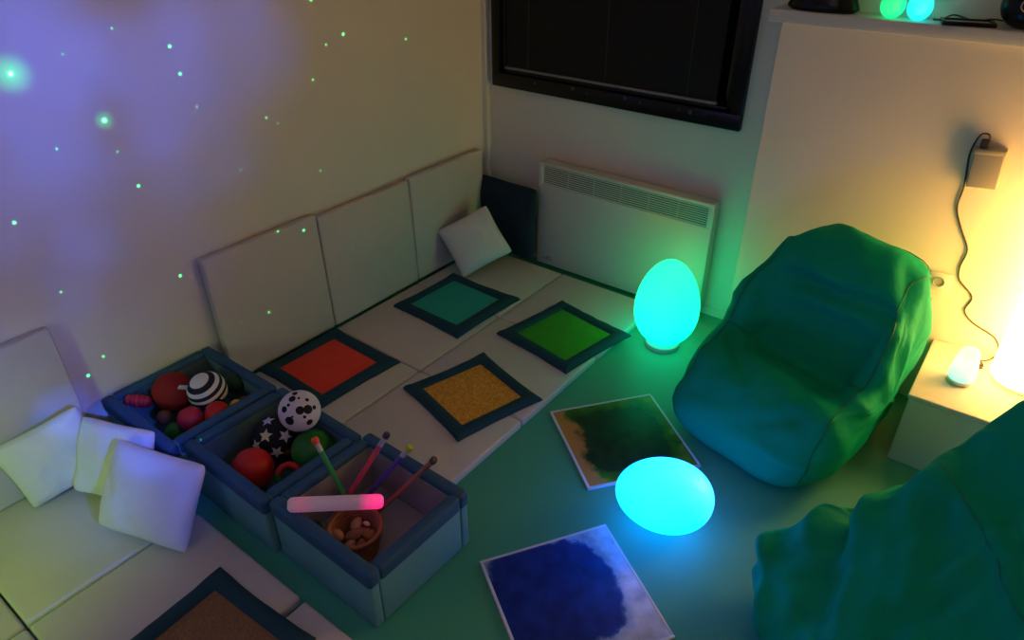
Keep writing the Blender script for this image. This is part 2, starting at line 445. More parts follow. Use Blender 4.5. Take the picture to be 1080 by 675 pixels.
def stripe_mat():
    m = bpy.data.materials.new('striped_cloth'); m.use_nodes = True; nt = m.node_tree; b = nt.nodes['Principled BSDF']
    tc = nt.nodes.new('ShaderNodeTexCoord'); sx = nt.nodes.new('ShaderNodeSeparateXYZ'); nt.links.new(tc.outputs['Object'], sx.inputs[0])
    def mth(op, a, bb):
        x = nt.nodes.new('ShaderNodeMath'); x.operation = op
        for i, q in enumerate((a, bb)):
            if isinstance(q, (int, float)): x.inputs[i].default_value = q
            else: nt.links.new(q, x.inputs[i])
        return x.outputs[0]
    def bands(src, w): return mth('GREATER_THAN', mth('FRACT', mth('ADD', mth('MULTIPLY', src, 1/w), .3), 0), .5)
    top = mth('GREATER_THAN', sx.outputs[2], -.008)
    a = bands(sx.outputs[2], .030); c = bands(sx.outputs[0], .030)
    mixf = mth('ADD', mth('MULTIPLY', a, top), mth('MULTIPLY', c, mth('SUBTRACT', 1.0, top)))
    mx = nt.nodes.new('ShaderNodeMix'); mx.data_type = 'RGBA'
    mx.inputs['A'].default_value = (.008, .008, .03, 1); mx.inputs['B'].default_value = (.74, .72, .80, 1)
    nt.links.new(mixf, mx.inputs['Factor']); nt.links.new(mx.outputs['Result'], b.inputs['Base Color']); b.inputs['Roughness'].default_value = .8
    return m
M_stripe = stripe_mat()
def ball(loc, r, m, label, rot=(0, 0, 0), name='ball', group='balls in the boxes', sc=(1, 1, 1), cat='ball'):
    bm = sphere(r); bmesh.ops.scale(bm, vec=sc, verts=bm.verts)
    o = link(name, bm, m); o.location = loc; o.rotation_euler = rot
    return tag(o, label, cat, group)
# box A
ball((.146, -2.130, .212), .082, M_dred, 'large dark red ball at the back of the box nearest the wall')
o = ball((.292, -2.060, .245), .077, M_stripe, 'black and white striped cloth ball with a small tag', rot=(math.radians(18), math.radians(-8), math.radians(30)))
link('tag', box((-.012, -.002, 0), (.012, .002, .035), .0015), M_wh, o, loc=(-.052, -.02, .05), rot=(.2, -.75, .3))
bm = bmesh.new()
for k in range(5):
    sphere(.030, 20, 14, bm, Matrix.Translation(((k-2)*.017, 0, 0)) @ Matrix.Diagonal((.55, 1-.12*abs(k-2), 1-.12*abs(k-2), 1)))
o = link('ball', bm, M_pinkb); o.location = (.112, -2.256, .228); o.rotation_euler = (0, .15, .7)
tag(o, 'crimson ribbed oval ball, leftmost in the box nearest the wall', 'ball', 'balls in the boxes')
ball((.350, -2.180, .205), .049, M_pinkb, 'smaller red ball below the striped ball')
ball((.412, -2.100, .212), .048, M_redb, 'bright red ball at the right of the striped ball')
ball((.292, -2.222, .135), .044, M_greenb, 'small green ball at the front of the box nearest the wall')
ball((.282, -1.935, .200), .044, M_dgreen, 'dark green ball behind the striped ball')
ball((.362, -1.955, .150), .028, M_brownb, 'tiny brown ball beside the dark green ball')
ball((.415, -2.020, .200), .026, M_yel, 'tiny yellow ball behind the bright red ball')
ball((.205, -2.215, .165), .030, M_brownb, 'small brown ball below the large dark red ball')
# box B
ball((.735, -2.178, .165), .076, M_redb, 'large bright red ball at the front of the middle box')
st = ball((.660, -2.020, .155), .096, M_bk, 'black cloth ball covered with pale stars')
dt = ball((.775, -1.968, .318), .077, M_wh, 'white ball with black spots, highest in the middle box')
ball((.852, -1.995, .183), .079, M_greenb, 'large green ball in the middle box beneath the spotted ball')

CAMV = Vector((2.64, -3.11, 1.99))
def patch_on_ball(r, axis_dir, shape, m, parent, name):
    """thin applique following the ball surface; shape = 2-D outline in metres round axis_dir"""
    d = Vector(axis_dir).normalized(); s = d.cross(Vector((0, 0, 1))).normalized(); u = s.cross(d)
    bm = bmesh.new()
    c = bm.verts.new(d*(r+.0012)); vs = []; N = len(shape); mid = []
    def on(x, y):
        p = d*r+s*x+u*y
        return p.normalized()*(r+.0012)
    for x, y in shape:
        mid.append(bm.verts.new(on(x*.5, y*.5))); vs.append(bm.verts.new(on(x, y)))
    low = [bm.verts.new(v.co.normalized()*(r-.002)) for v in vs]
    for i in range(N):
        j = (i+1) % N
        bm.faces.new((c, mid[i], mid[j])); bm.faces.new((mid[i], vs[i], vs[j], mid[j])); bm.faces.new((vs[i], low[i], low[j], vs[j]))
    return link(name, bm, m, parent)
def star_shape(R, rot=0): return [((R if k % 2 == 0 else R*.45)*math.sin(rot+k*PI/5), (R if k % 2 == 0 else R*.45)*math.cos(rot+k*PI/5)) for k in range(10)]
def disc_shape(R): return [(R*math.cos(k*PI/10), R*math.sin(k*PI/10)) for k in range(20)]
def towards_cam(obj_loc, sx, sy):
    v = (CAMV-Vector(obj_loc)).normalized(); s = v.cross(Vector((0, 0, 1))).normalized()*-1; u = v.cross(s)*-1
    if u.z < 0: u = -u
    s = Vector((.77, .64, 0)); s = (s-v*s.dot(v)).normalized()
    return v+s*sx+u*sy
SL = (.660, -2.020, .155)
for sx, sy, R, rt, mm in ((-.42, .16, .028, .1, M_cream), (.38, .12, .028, .3, M_wh), (-.12, -.62, .027, .5, M_wh), (-.28, 1.25, .026, .2, M_wh), (.42, -.75, .020, .1, M_brownb), (1.0, 1.0, .026, .4, M_wh), (-1.3, -.4, .026, .7, M_cream), (1.7, -.2, .026, .3, M_wh)):
    patch_on_ball(.096, towards_cam(SL, sx, sy), star_shape(R, rt), mm, st, 'star_patch')
DL = (.775, -1.968, .318)
for sx, sy, R in ((-.30, .78, .013), (.02, .02, .0155), (.42, .06, .017), (.18, -.32, .006), (-.55, .35, .006), (-.72, -.62, .017), (-.95, .12, .012), (-.42, -.30, .004), (.1, .75, .005), (.95, .2, .008), (.5, -.8, .012), (.55, .65, .007), (-.1, 1.6, .01)):
    patch_on_ball(.077, towards_cam(DL, sx, sy), disc_shape(R), M_bk, dt, 'spot')
# ring rattle
t = thing('ring_toy', 'small ring toy in red, yellow and green beside the red ball', 'toy', (.868, -2.120, .165), (.9, .35, .5))
def arc(a0, a1, R, r):
    return tube([(R*math.cos(a0+(a1-a0)*k/10), R*math.sin(a0+(a1-a0)*k/10), 0) for k in range(11)], r, 10)
link('red_ring', arc(.3, 3.4, .038, .012), M_redb, t); link('yellow_ring', arc(-.9, .3, .038, .012), M_yel, t); link('green_ring', arc(3.4, 5.38, .038, .012), M_greenb, t)

# ------------------------------------------------------------------ box of sticks
def stick(a, b, col, capcol, collar, label):
    a, b = Vector(a), Vector(b); L = (b-a).length
    q = (b-a).to_track_quat('Z', 'Y').to_euler()
    t = thing('glitter_stick', label, 'stick', a, q, 'coloured sticks in the box')
    link('tube', lathe([(0, 0), (.0085, 0), (.009, .003), (.009, L-.055), (.0085, L-.052), (0, L-.052)], 16), col, t)
    link('collar', lathe([(0, L-.053), (.0098, L-.053), (.0098, L-.016), (0, L-.016)], 16), collar, t)
    link('cap', lathe([(0, L-.018), (.012, L-.018), (.0125, L-.012), (.0125, L-.004), (.010, L), (0, L)], 16), capcol, t)
M_sg = mat('green_glitter', (.04, .40, .12), .3, .2, 400); M_sp = mat('pink_glitter', (.60, .06, .14), .3, .2, 400)
M_sb = mat('blue_glitter', (.06, .06, .42), .3, .2, 400); M_sr = mat('copper_glitter', (.34, .13, .13), .3, .2, 400)
M_clear = mat('pale_clear_plastic', (.5, .5, .6), .25); M_dcap = mat('dark_cap', (.06, .045, .06), .4); M_rcap = mat('orange_red_cap', (.85, .09, .04), .4); M_ycap = mat('yellow_green_cap', (.45, .55, .04), .4)
stick((1.150, -2.058, .064), (1.040, -2.099, .418), M_sg, M_rcap, M_clear, 'green stick with orange red cap leaning left')
stick((1.085, -2.135, .064), (1.201, -1.920, .40), M_sp, M_dcap, M_clear, 'pink stick with dark cap, second of the leaning sticks')
stick((1.105, -2.050, .064), (1.300, -1.913, .39), M_sb, M_ycap, M_clear, 'blue stick with yellow green cap')
stick((1.178, -2.020, .064), (1.413, -1.915, .40), M_sr, M_dcap, M_sr, 'copper brown stick with dark cap leaning furthest right')
# glowing tube resting on the rim
A = Vector((1.089, -2.273, .284)); B = Vector((1.292, -2.048, .242)); L = (B-A).length
t = thing('glow_tube', 'fat white tube with glowing pink end lying across the basket', 'light tube', A, (B-A).to_track_quat('Z', 'Y').to_euler())
M_tube = glow('tube_glow', [(0, (.10, .07, .09)), (.12, (.24, .05, .10)), (.3, (.11, .06, .10)), (.72, (.12, .05, .09)), (.84, (.8, .02, .2)), (1, (1.5, .01, .30))], 0, L)
pf = [(0, 0), (.014, .001), (.022, .008), (.0245, .02)]+[(.0245, .02+(L-.04)*k/8) for k in range(1, 9)]+[(.022, L-.008), (.014, L-.001), (0, L)]
link('shell', lathe(pf, 24), M_tube, t)
# basket
bk = thing('basket', 'round brown wicker basket of wooden pieces in the box corner', 'basket', (1.240, -2.138, .0515))
M_wick = mat('wicker', (.30, .13, .065), .6, .5, 60, .25, 30)
bm = bmesh.new()
for k in range(9):
    z = .008+k*.0115; R = .062+.0026*k
    tube([(R*math.cos(a*PI/18)+.0, R*math.sin(a*PI/18), z+.002*math.sin(a*4.5+k*PI)) for a in range(37)], .0062, 6, bm)
link('wall', bm, M_wick, bk)
link('base', lathe([(0, 0), (.065, 0), (.065, .008), (0, .008)], 28), M_wick, bk)
link('rim', tube([(.087*math.cos(a*PI/18), .087*math.sin(a*PI/18), .110) for a in range(37)], .008, 8), M_wick, bk)
M_shell = mat('pale_wood', (.46, .27, .15), .5, .3, 60, .15, 20); M_shell2 = mat('brown_bark', (.26, .12, .06), .6, .4, 80, .2, 20); M_shw = mat('white_shell', (.75, .6, .55), .35)
pieces = [(-.042, -.042, .082, .026, .017, M_shell, 'pale oval wooden piece at the front left of the basket'), (.0, -.005, .080, .034, .020, M_shell2, 'brown wooden piece in the centre of the basket'),
          (-.028, .026, .085, .032, .015, M_shell, 'light wooden piece at the back left of the basket'), (.034, .024, .078, .032, .017, M_shell2, 'dark bark piece at the back right of the basket'),
          (.010, -.040, .068, .022, .015, M_shell, 'narrow wooden piece at the front of the basket'), (.042, -.018, .074, .022, .016, M_shell2, 'dark bark piece at the right of the basket'),
          (.010, .040, .100, .013, .008, M_shw, 'tiny white shell on top of the wooden pieces')]
for i, (dx, dy, z, a, c, mm, lb) in enumerate(pieces):
    bm = bmesh.new(); sphere(1, 20, 12, bm, Matrix.Diagonal((a, a*.62, c, 1)))
    for v in bm.verts: v.co += v.co*(.16*noise.noise(v.co*60+Vector((i*7, 0, 0))))
    o = link('wooden_piece' if mm is not M_shw else 'shell', bm, mm); o.location = (1.240+dx, -2.138+dy, .0515+z); o.rotation_euler = (.25*math.sin(i*2), .25*math.cos(i*3), i*1.1)
    tag(o, lb, 'shell' if mm is M_shw else 'wooden piece', 'pieces in the basket')
ball((1.082, -2.195, .090), .033, M_greenb, 'small green ball beside the basket under the glowing tube')

# ------------------------------------------------------------------ pillows
def pillow(name, w, h, th, M, m, label, seed, pinch=.07, cat='cushion', group='white scatter cushions'):
    bm = bmesh.new(); g = 28; top = {}; bot = {}
    for j in range(g+1):
        for i in range(g+1):
            u = -1+2*i/g; v = -1+2*j/g
            cr = 1-.06*(abs(u*v))**6; x = u*w/2*(1-pinch*(1-v*v)*abs(u))*cr; y = v*h/2*(1-pinch*(1-u*u)*abs(v))*cr
            e = max(0, (1-abs(u)**2.8)*(1-abs(v)**2.8))**.5
            nz = .010*noise.noise((u*1.8+seed*3.1, v*1.8, seed))+.005*noise.noise((u*4+seed, v*4, 4.4))
            z = th/2*e+nz*min(1, e*1.6)
            top[i, j] = bm.verts.new((x, y, z))
            edge = i in (0, g) or j in (0, g)
            bot[i, j] = top[i, j] if edge else bm.verts.new((x, y, -th/2*e+.006*noise.noise((u*2+seed, v*2, 9))*min(1, e*1.6)))
    for j in range(g):
        for i in range(g):
            bm.faces.new((top[i, j], top[i+1, j], top[i+1, j+1], top[i, j+1]))
            f = (bot[i, j], bot[i, j+1], bot[i+1, j+1], bot[i+1, j])
            try: bm.faces.new(f)
            except ValueError: pass
    o = link(name, bm, m); o.matrix_world = M
    tag(o, label, cat, group)
    sm = o.modifiers.new('s', 'SUBSURF'); sm.levels = 1; sm.render_levels = 1
    return o
pillow('cushion', .34, .33, .12, basis((.139, .234, .10), (-.297, -.03, .214), (.238, -.316, .224)), M_pillow, 'white cushion balanced on its corner against the dark navy cushion', 1)
pillow('cushion', .47, .46, .10, basis((1, -.10, 0.04), (-.06, .09, 1), (.262, -.040, .282)), M_pilnavy, 'large dark navy cushion standing in the room corner beside the heater', 2, .05, group='dark cushions')
pillow('cushion', .32, .29, .10, basis((.070, .25, .055), (-.035, .075, .26), (.152, -2.600, .205)), M_pillow, 'white cushion leaning on the wall panel, leftmost of three', 3)
pillow('cushion', .30, .30, .12, basis((.235, .12, -.03), (-.05, .12, .27), (.328, -2.474, .192)), M_pillow, 'white cushion in the middle of the three at lower left, partly covered', 4)
pillow('cushion', .375, .325, .14, basis((.346, .127, -.03), (-.03, .173, .262), (.598, -2.484, .195)), M_pillow, 'white cushion in front of the other two, leaning on the middle box', 5)

# ------------------------------------------------------------------ lamps
EGG = []
for k in range(41):
    a = PI*k/40; z = -math.cos(a)
    r = math.sin(a)*(1-.16*z)            # blunt end down
    EGG.append((r, z))
def egg_lamp(loc, rot, R, Hh, m, label, base=True, basemat=None, group='glowing egg lamps', basez=.022, taper=.16):
    t = thing('egg_lamp', label, 'lamp', loc, rot, group)
    hb = basez if base else 0
    pr = [(r*R/1.02*((1-taper*z)/(1-.16*z)), hb+(z+1)/2*Hh) for r, z in EGG]
    link('shade', lathe(pr, 48), m, t)
    if base: link('base', lathe([(0, 0), (R*.52, 0), (R*.54, hb*.4), (R*.53, hb*1.1), (R*.45, hb*1.45), (0, hb*1.45)], 40), basemat or M_white, t)
    return t
M_base = mat('pale_lamp_base', (.55, .6, .62), .4)
M_egg1 = glow('upright_egg_glow', [(0, (0, 2.8, 1.4)), (.35, (0, 2.8, 1.05)), (.75, (0, 2.7, .88)), (1, (0, 2.6, .76))], .02, .44)
egg_lamp((1.452, -.312, .0005), (0, 0, 0), .158, .45, M_egg1, 'upright glowing turquoise egg lamp on the floor before the heater', True, M_base)
M_egg2 = glow('lying_egg_glow', [(0, (0, 1.35, 5.8)), (.5, (0, 1.35, 5.7)), (1, (0, 1.3, 5.6))], 0, .37)
t = egg_lamp((2.128, -1.418, .143), (0, math.radians(-90), math.radians(22)), .136, .345, M_egg2, 'glowing cyan egg lamp lying on its side on the floor', False, taper=.06)
t.location = (2.142, -1.296, .1365)
M_egg3 = glow('shelf_green_glow', [(0, (0, 1.4, .35)), (1, (.0, 1.3, .30))], 0, .1)
M_egg4 = glow('shelf_cyan_glow', [(0, (0, 1.3, 1.3)), (1, (0, 1.3, 1.2))], 0, .1)
egg_lamp((2.045, .000, 1.5475), (0, 0, 0), .043, .105, M_egg3, 'small glowing green egg lamp on the ledge', False)
egg_lamp((2.137, .000, 1.5475), (0, 0, 0), .043, .105, M_egg4, 'small glowing cyan egg lamp on the ledge', False)
# tapered night light on the cube
CZ = .325
t = thing('night_light', 'small tapered glowing night light on the white cube', 'lamp', (2.688, -.300, CZ+.0005))
M_nl = glow('night_light_glow', [(0, (.25, .95, .80)), (.3, (.75, 1.05, .85)), (.7, (1.2, 1.3, .95)), (1, (1.1, 1.1, .75))], .012, .15)
link('shade', lathe([(0, .014), (.040, .014), (.046, .022), (.047, .04), (.043, .08), (.036, .125), (.031, .143), (.022, .151), (0, .153)], 32), M_nl, t)
link('base', lathe([(0, 0), (.038, 0), (.043, .005), (.045, .014), (.040, .019), (0, .019)], 32), M_white, t)
# column lamp
t = thing('column_lamp', 'tall bright warm white column lamp at the right edge', 'lamp', (2.880, -.165, CZ+.0005))
M_col = glow('column_glow', [(0, (23, 11.3, 2.6)), (1, (23, 11.3, 2.6))], 0, 1)
link('shade', lathe([(0, .02), (.108, .02), (.110, .026)]+[(.110, .03+k*.07) for k in range(1, 11)]+[(.108, .74), (0, .74)], 40), M_col, t)
link('base', lathe([(0, 0), (.10, 0), (.10, .021), (0, .021)], 40), M_white, t)
# white cube
cb = thing('cube_stool', 'white cube table beside the rear beanbag carrying the night light', 'table', (2.83, -.265, .0005))
link('body', box((-.275, -.235, 0), (.275, .235, CZ-.02), .004, 2), M_white, cb)
link('top', box((-.281, -.241, CZ-.0215), (.281, .241, CZ-.0005), .005, 3), M_white, cb)
# adapter, cable
ad = thing('power_adapter', 'grey box power supply fixed on the wall above the column lamp', 'adapter', (2.513, -.0205, 1.08))
Mr = Matrix.Rotation(math.radians(-5), 4, 'Y')
link('case', box((-.050, -.045, -.075), (.050, 0, .070), .006, 3, Mr), M_adapt, ad)
link('plug', box((-.036, -.040, .071), (-.010, -.014, .104), .005, 3, Mr), M_cord, ad)
link('lid', box((-.052, -.047, .052), (.052, 0, .071), .004, 2, Mr), M_adapt, ad)
link('button', box((-.022, -.034, -.084), (-.004, -.018, -.0745), .003, 2, Mr), M_wh, ad)
yw = -.0245
cp = [(2.492, -.047, 1.187), (2.485, -.055, 1.202), (2.462, -.045, 1.196), (2.449, -.033, 1.155), (2.446, yw, 1.105), (2.458, yw, 1.03), (2.464, yw, .98), (2.466, yw, .90), (2.505, yw, .82), (2.548, yw, .745), (2.545, yw, .67), (2.560, yw, .612), (2.622, yw, .555), (2.615, yw, .49), (2.655, yw, .447), (2.735, yw, .415), (2.765, yw-.004, .39), (2.780, -.035, .352), (2.765, -.06, CZ+.006), (2.750, -.085, CZ+.0045), (2.728, -.108, CZ+.010)]
tag(link('cable', tube(catmull(cp, 5), .0032, 8), M_cord), 'thin dark cable hanging down the wall from the power supply', 'cable')
us = thing('usb_plug', 'small black plug lying on the cube beside the night light', 'plug', (2.724, -.135, CZ+.0005), (0, 0, .5))
link('body', box((-.017, -.022, 0), (.017, .022, .018), .004, 2), M_cord, us); link('contact', box((-.008, -.036, .004), (.008, -.021, .012), .001), M_screw, us)
# wall socket
so = thing('wall_socket', 'white wall socket peeking out right of the rear beanbag', 'socket', (2.494, -.0205, .585))
link('plate', box((-.04, -.010, -.04), (.04, 0, .04), .004, 2), M_white, so)
link('insert', lathe([(0, 0), (.022, 0), (.022, .005), (.019, .005), (.018, .001), (0, .001)], 24, M=Matrix.Translation((0, -.0101, 0)) @ Matrix.Rotation(PI/2, 4, 'X')), M_adapt, so)

# shelf things
ZS = 1.5475
t = thing('domed_speaker', 'black flared dome speaker at the left end of the ledge', 'speaker', (1.790, .022, ZS))
S = Matrix.Diagonal((1, .46, 1, 1))
link('body', lathe([(0, .006), (.132, .006), (.138, .014), (.132, .03), (.118, .06), (.108, .09), (.10, .14), (.09, .19), (.06, .22), (0, .23)], 40, M=S), M_black, t)
link('foot', lathe([(0, 0), (.12, 0), (.125, .0065), (0, .0065)], 40, M=S), M_cord, t)
t = thing('speaker', 'black round portable speaker at the right end of the ledge', 'speaker', (2.462, .022, ZS))
link('body', sphere(.078, 36, 24, M=Matrix.Translation((0, 0, .078)) @ Matrix.Diagonal((1.05, .82, 1.0, 1))), M_black, t)
link('button_ring', tube([(.004+.02*math.cos(a*PI/12), -.065-.003*math.cos(a*PI/6), .082+.02*math.sin(a*PI/12)) for a in range(25)], .0022, 8), M_adapt, t)
t = thing('picture_frame', 'thin black frame lying on the ledge between egg lamps and speaker', 'frame', (2.300, .010, ZS+.0003), (0, 0, .25))
bm = bmesh.new(); fx, fy, fz = .085, .048, .014
rbox(bm, (-fx, -fy, 0), (fx, -fy+.012, fz), .002); rbox(bm, (-fx, fy-.012, 0), (fx, fy, fz), .002); rbox(bm, (-fx, -fy+.012, 0), (-fx+.012, fy-.012, fz), .002); rbox(bm, (fx-.012, -fy+.012, 0), (fx, fy-.012, fz), .002)
link('border', bm, M_black, t); link('panel', box((-fx+.011, -fy+.011, .001), (fx-.011, fy-.011, .008)), M_adapt, t)
tag(link('cable', tube(catmull([(2.185, .035, ZS+.004), (2.21, .055, ZS+.004), (2.24, .082, ZS+.018), (2.28, .088, ZS+.01), (2.32, .088, ZS+.004), (2.36, .088, ZS+.014), (2.40, .092, ZS+.012)], 6), .0028, 8), M_cord), 'short dark cable lying along the back of the ledge', 'cable')

# ------------------------------------------------------------------ beanbags
def beanbag(label, loc, rotd, prof, wing, widths, hw, seed, folds=(), amp=.012, pulls=(), grooves=(), piping=True):
    """prof: closed side outline (forward, up) front-bottom first; wing: per-point offset of the side gusset; widths: per-point half-width factor"""
    t = thing('beanbag', label, 'beanbag', loc, (0, 0, math.radians(rotd)), 'green nylon beanbag chairs')
    P = catmull([(a, b, 0) for a, b in prof], 6, True); Wg = catmull([(a, b, 0) for a, b in wing], 6, True); Ws = catmull([(w, 0, 0) for w in widths], 6, True)
    n = len(P); c = Vector((sum(p.x for p in P)/n, sum(p.y for p in P)/n))
    NS = 19; rings_spec = []
    for i in range(NS+1):
        a = math.sin(PI/2*i/NS) if i < NS else .9995
        rings_spec.append((a, max(.06, (1-a**5)**(1/3.0))))
    full = [(-a, k) for a, k in reversed(rings_spec[1:])]+rings_spec
    bm = bmesh.new(); rings = []
    for s, k in full:
        a = abs(s); wgt = max(0, min(1, (a-.48)/.32)); wgt = wgt*wgt*(3-2*wgt)
        ring = []
        for i in range(n):
            p = P[i].xy+Wg[i].xy*wgt
            cc = Vector((c.x*.4+p.x*.6, c.y*.5+p.y*.5)) if False else c
            p = cc+(p-cc)*k
            x = s*hw*(Ws[i].x*k+.95*(1-k))*1.06
            ring.append(Vector((x, p.x, max(p.y, .002))))
        rings.append(ring)
    grid_loft(bm, rings, True, True)
    bm.normal_update()
    off = {}
    for v in bm.verts:
        q = v.co
        d = 0
        q1 = Vector((q.x*3.2+seed, q.y*3.2, q.z*2.4)); q2 = Vector((q.x*2.0-q.z*4, q.y*5+q.x*2, q.z*5+seed))
        d += amp*1.3*noise.noise(q1)
        rd = 1-abs(noise.noise(q2))*2
        d += amp*.85*max(0, rd-.45)*2-amp*.3
        rd2 = 1-abs(noise.noise(Vector((q.x*9+q.z*6+seed, q.y*7-q.x*5, q.z*10))))*2.2
        d += amp*.5*max(0, rd2-.3)
        for (fx, fy, fz, R, A) in folds:
            dd = (q-Vector((fx, fy, fz))).length
            if dd < R: d += A*(1-dd/R)**2
        for (g1, g2, gw, gd) in grooves:
            a1, a2 = Vector(g1), Vector(g2); e = a2-a1; tt = max(0, min(1, (q-a1).dot(e)/e.length_squared)); dd = (q-a1-e*tt).length
            fade = min(1, 5*tt+.15, 5*(1-tt)+.15)
            d += fade*(-gd*math.exp(-(dd/gw)**2)+.35*gd*math.exp(-((dd-1.9*gw)/(gw*.9))**2))
        zf = min(1, max(0, q.z-.01)/.10)
        off[v] = v.normal*d*zf
    for v, o in off.items(): v.co += o
    for (px, py, pz, R, vx, vy, vz) in pulls:
        for v in bm.verts:
            dd = (v.co-Vector((px, py, pz))).length
            if dd < R:
                w = 1-dd/R; w = w*w*(3-2*w); v.co += Vector((vx, vy, vz))*w
    for v in bm.verts: v.co.z = max(v.co.z, .001)
    o = link('shell', bm, M_bag, t)
    o.data.set_sharp_from_angle(angle=PI)
    sm = o.modifiers.new('s', 'SUBSURF'); sm.levels = 1; sm.render_levels = 2
    # piping along both gusset edges
    k = full.index(rings_spec[11]); k2 = len(full)-1-k
    bmv = list(bm.verts) if False else None
    for kk in (k, k2) if piping else ():
        me = o.data; pts = [me.vertices[kk*n+i].co.copy() for i in range(n)]
        pts = [p for p in pts if p.z > .015]
        # rotate list so that the open end lies at the floor
        jump = max(range(len(pts)), key=lambda i: (pts[i]-pts[i-1]).length)
        pts = pts[jump:]+pts[:jump]
        link('piping', tube(pts, .0024, 6), M_bagseam, t)
    for ci in (5*6, 10*6):                       # cross seams: crease and back top
        pts = [o.data.vertices[j*n+ci].co.copy() for j in range(k2 if k2 < k else k, (k if k2 < k else k2)+1)]
        link('cross_seam', tube(pts, .0022 if piping else .0012, 6), M_bagseam, t)
    return t
prof = [(.405, .012), (.455, .085), (.430, .185), (.335, .300), (.205, .350), (.020, .310), (-.050, .46), (-.070, .590), (-.095, .715), (-.205, .800), (-.325, .760), (-.380, .58), (-.405, .34), (-.370, .10), (-.300, .003), (.05, .003), (.32, .003)]
wing = [(0, 0), (0, 0), (0, .01), (0, .02), (.02, .02), (.10, .10), (.09, .05), (.05, .02), (.0, -.01), (0, -.02), (0, -.02), (0, 0), (0, 0), (0, 0), (0, 0), (0, 0), (0, 0)]
widths = [.95, 1.02, 1.03, 1.02, 1.02, 1.04, 1.05, 1.02, .94, .87, .88, .94, .90, .82, .82, .92, .95]
beanbag('green beanbag chair against the wall between the heater and the white cube', (2.150, -.516, 0.0005), 180-14, prof, wing, widths, .345, 3.3, amp=.020,
        folds=((-.24, -.08, .62, .12, -.05), (.24, -.08, .62, .10, -.03)),
        grooves=(((-.24, -.06, .63), (.20, -.07, .61), .030, .036), ((-.25, .03, .33), (.24, .03, .33), .028, .025), ((-.30, .0, .45), (-.24, .24, .36), .03, .018), ((.05, .30, .33), (.27, .12, .36), .03, .014),
                 ((-.22, .30, .31), (-.05, .40, .24), .025, .014), ((-.30, .36, .22), (.28, .38, .22), .018, .010), ((-.33, -.10, .60), (-.36, .10, .30), .03, .016), ((-.2, -.2, .79), (-.3, -.1, .6), .03, .016), ((.1, -.1, .72), (.26, -.22, .74), .03, .016)))
prof2 = [(.500, .012), (.545, .07), (.510, .15), (.410, .23), (.250, .42), (.110, .60), (.020, .73), (-.070, .85), (-.160, .95), (-.260, 1.0), (-.360, .94), (-.420, .68), (-.440, .36), (-.410, .10), (-.300, .003), (.10, .003), (.40, .003)]
wing2 = [(0, 0)]*len(prof2)
beanbag('crumpled green beanbag nearest the camera at the lower right', (2.955, -1.41, 0.0005), 120, prof2, wing2, widths, .37, 9.1, amp=.045, piping=False,
        pulls=((.33, .46, .16, .24, .02, .06, .0),),
        grooves=(((.40, .22, .33), (.20, .36, .27), .040, .075), ((.20, .36, .27), (-.02, .43, .2), .045, .06), ((.30, -.20, .85), (.12, .22, .42), .035, .022), ((.14, -.20, .9), (.02, .25, .40), .035, .025),
                 ((-.02, -.15, .85), (-.10, .30, .33), .035, .030), ((.36, .02, .55), (.22, .20, .42), .03, .02), ((.26, .1, .5), (.02, .12, .52), .03, .014), ((.38, .50, .12), (.15, .50, .15), .03, .02), ((.33, -.28, .9), (.05, -.16, .95), .03, .022), ((.36, -.12, .7), (.10, -.02, .75), .028, .022), ((.2, -.3, .98), (-.1, -.1, .9), .03, .02)))

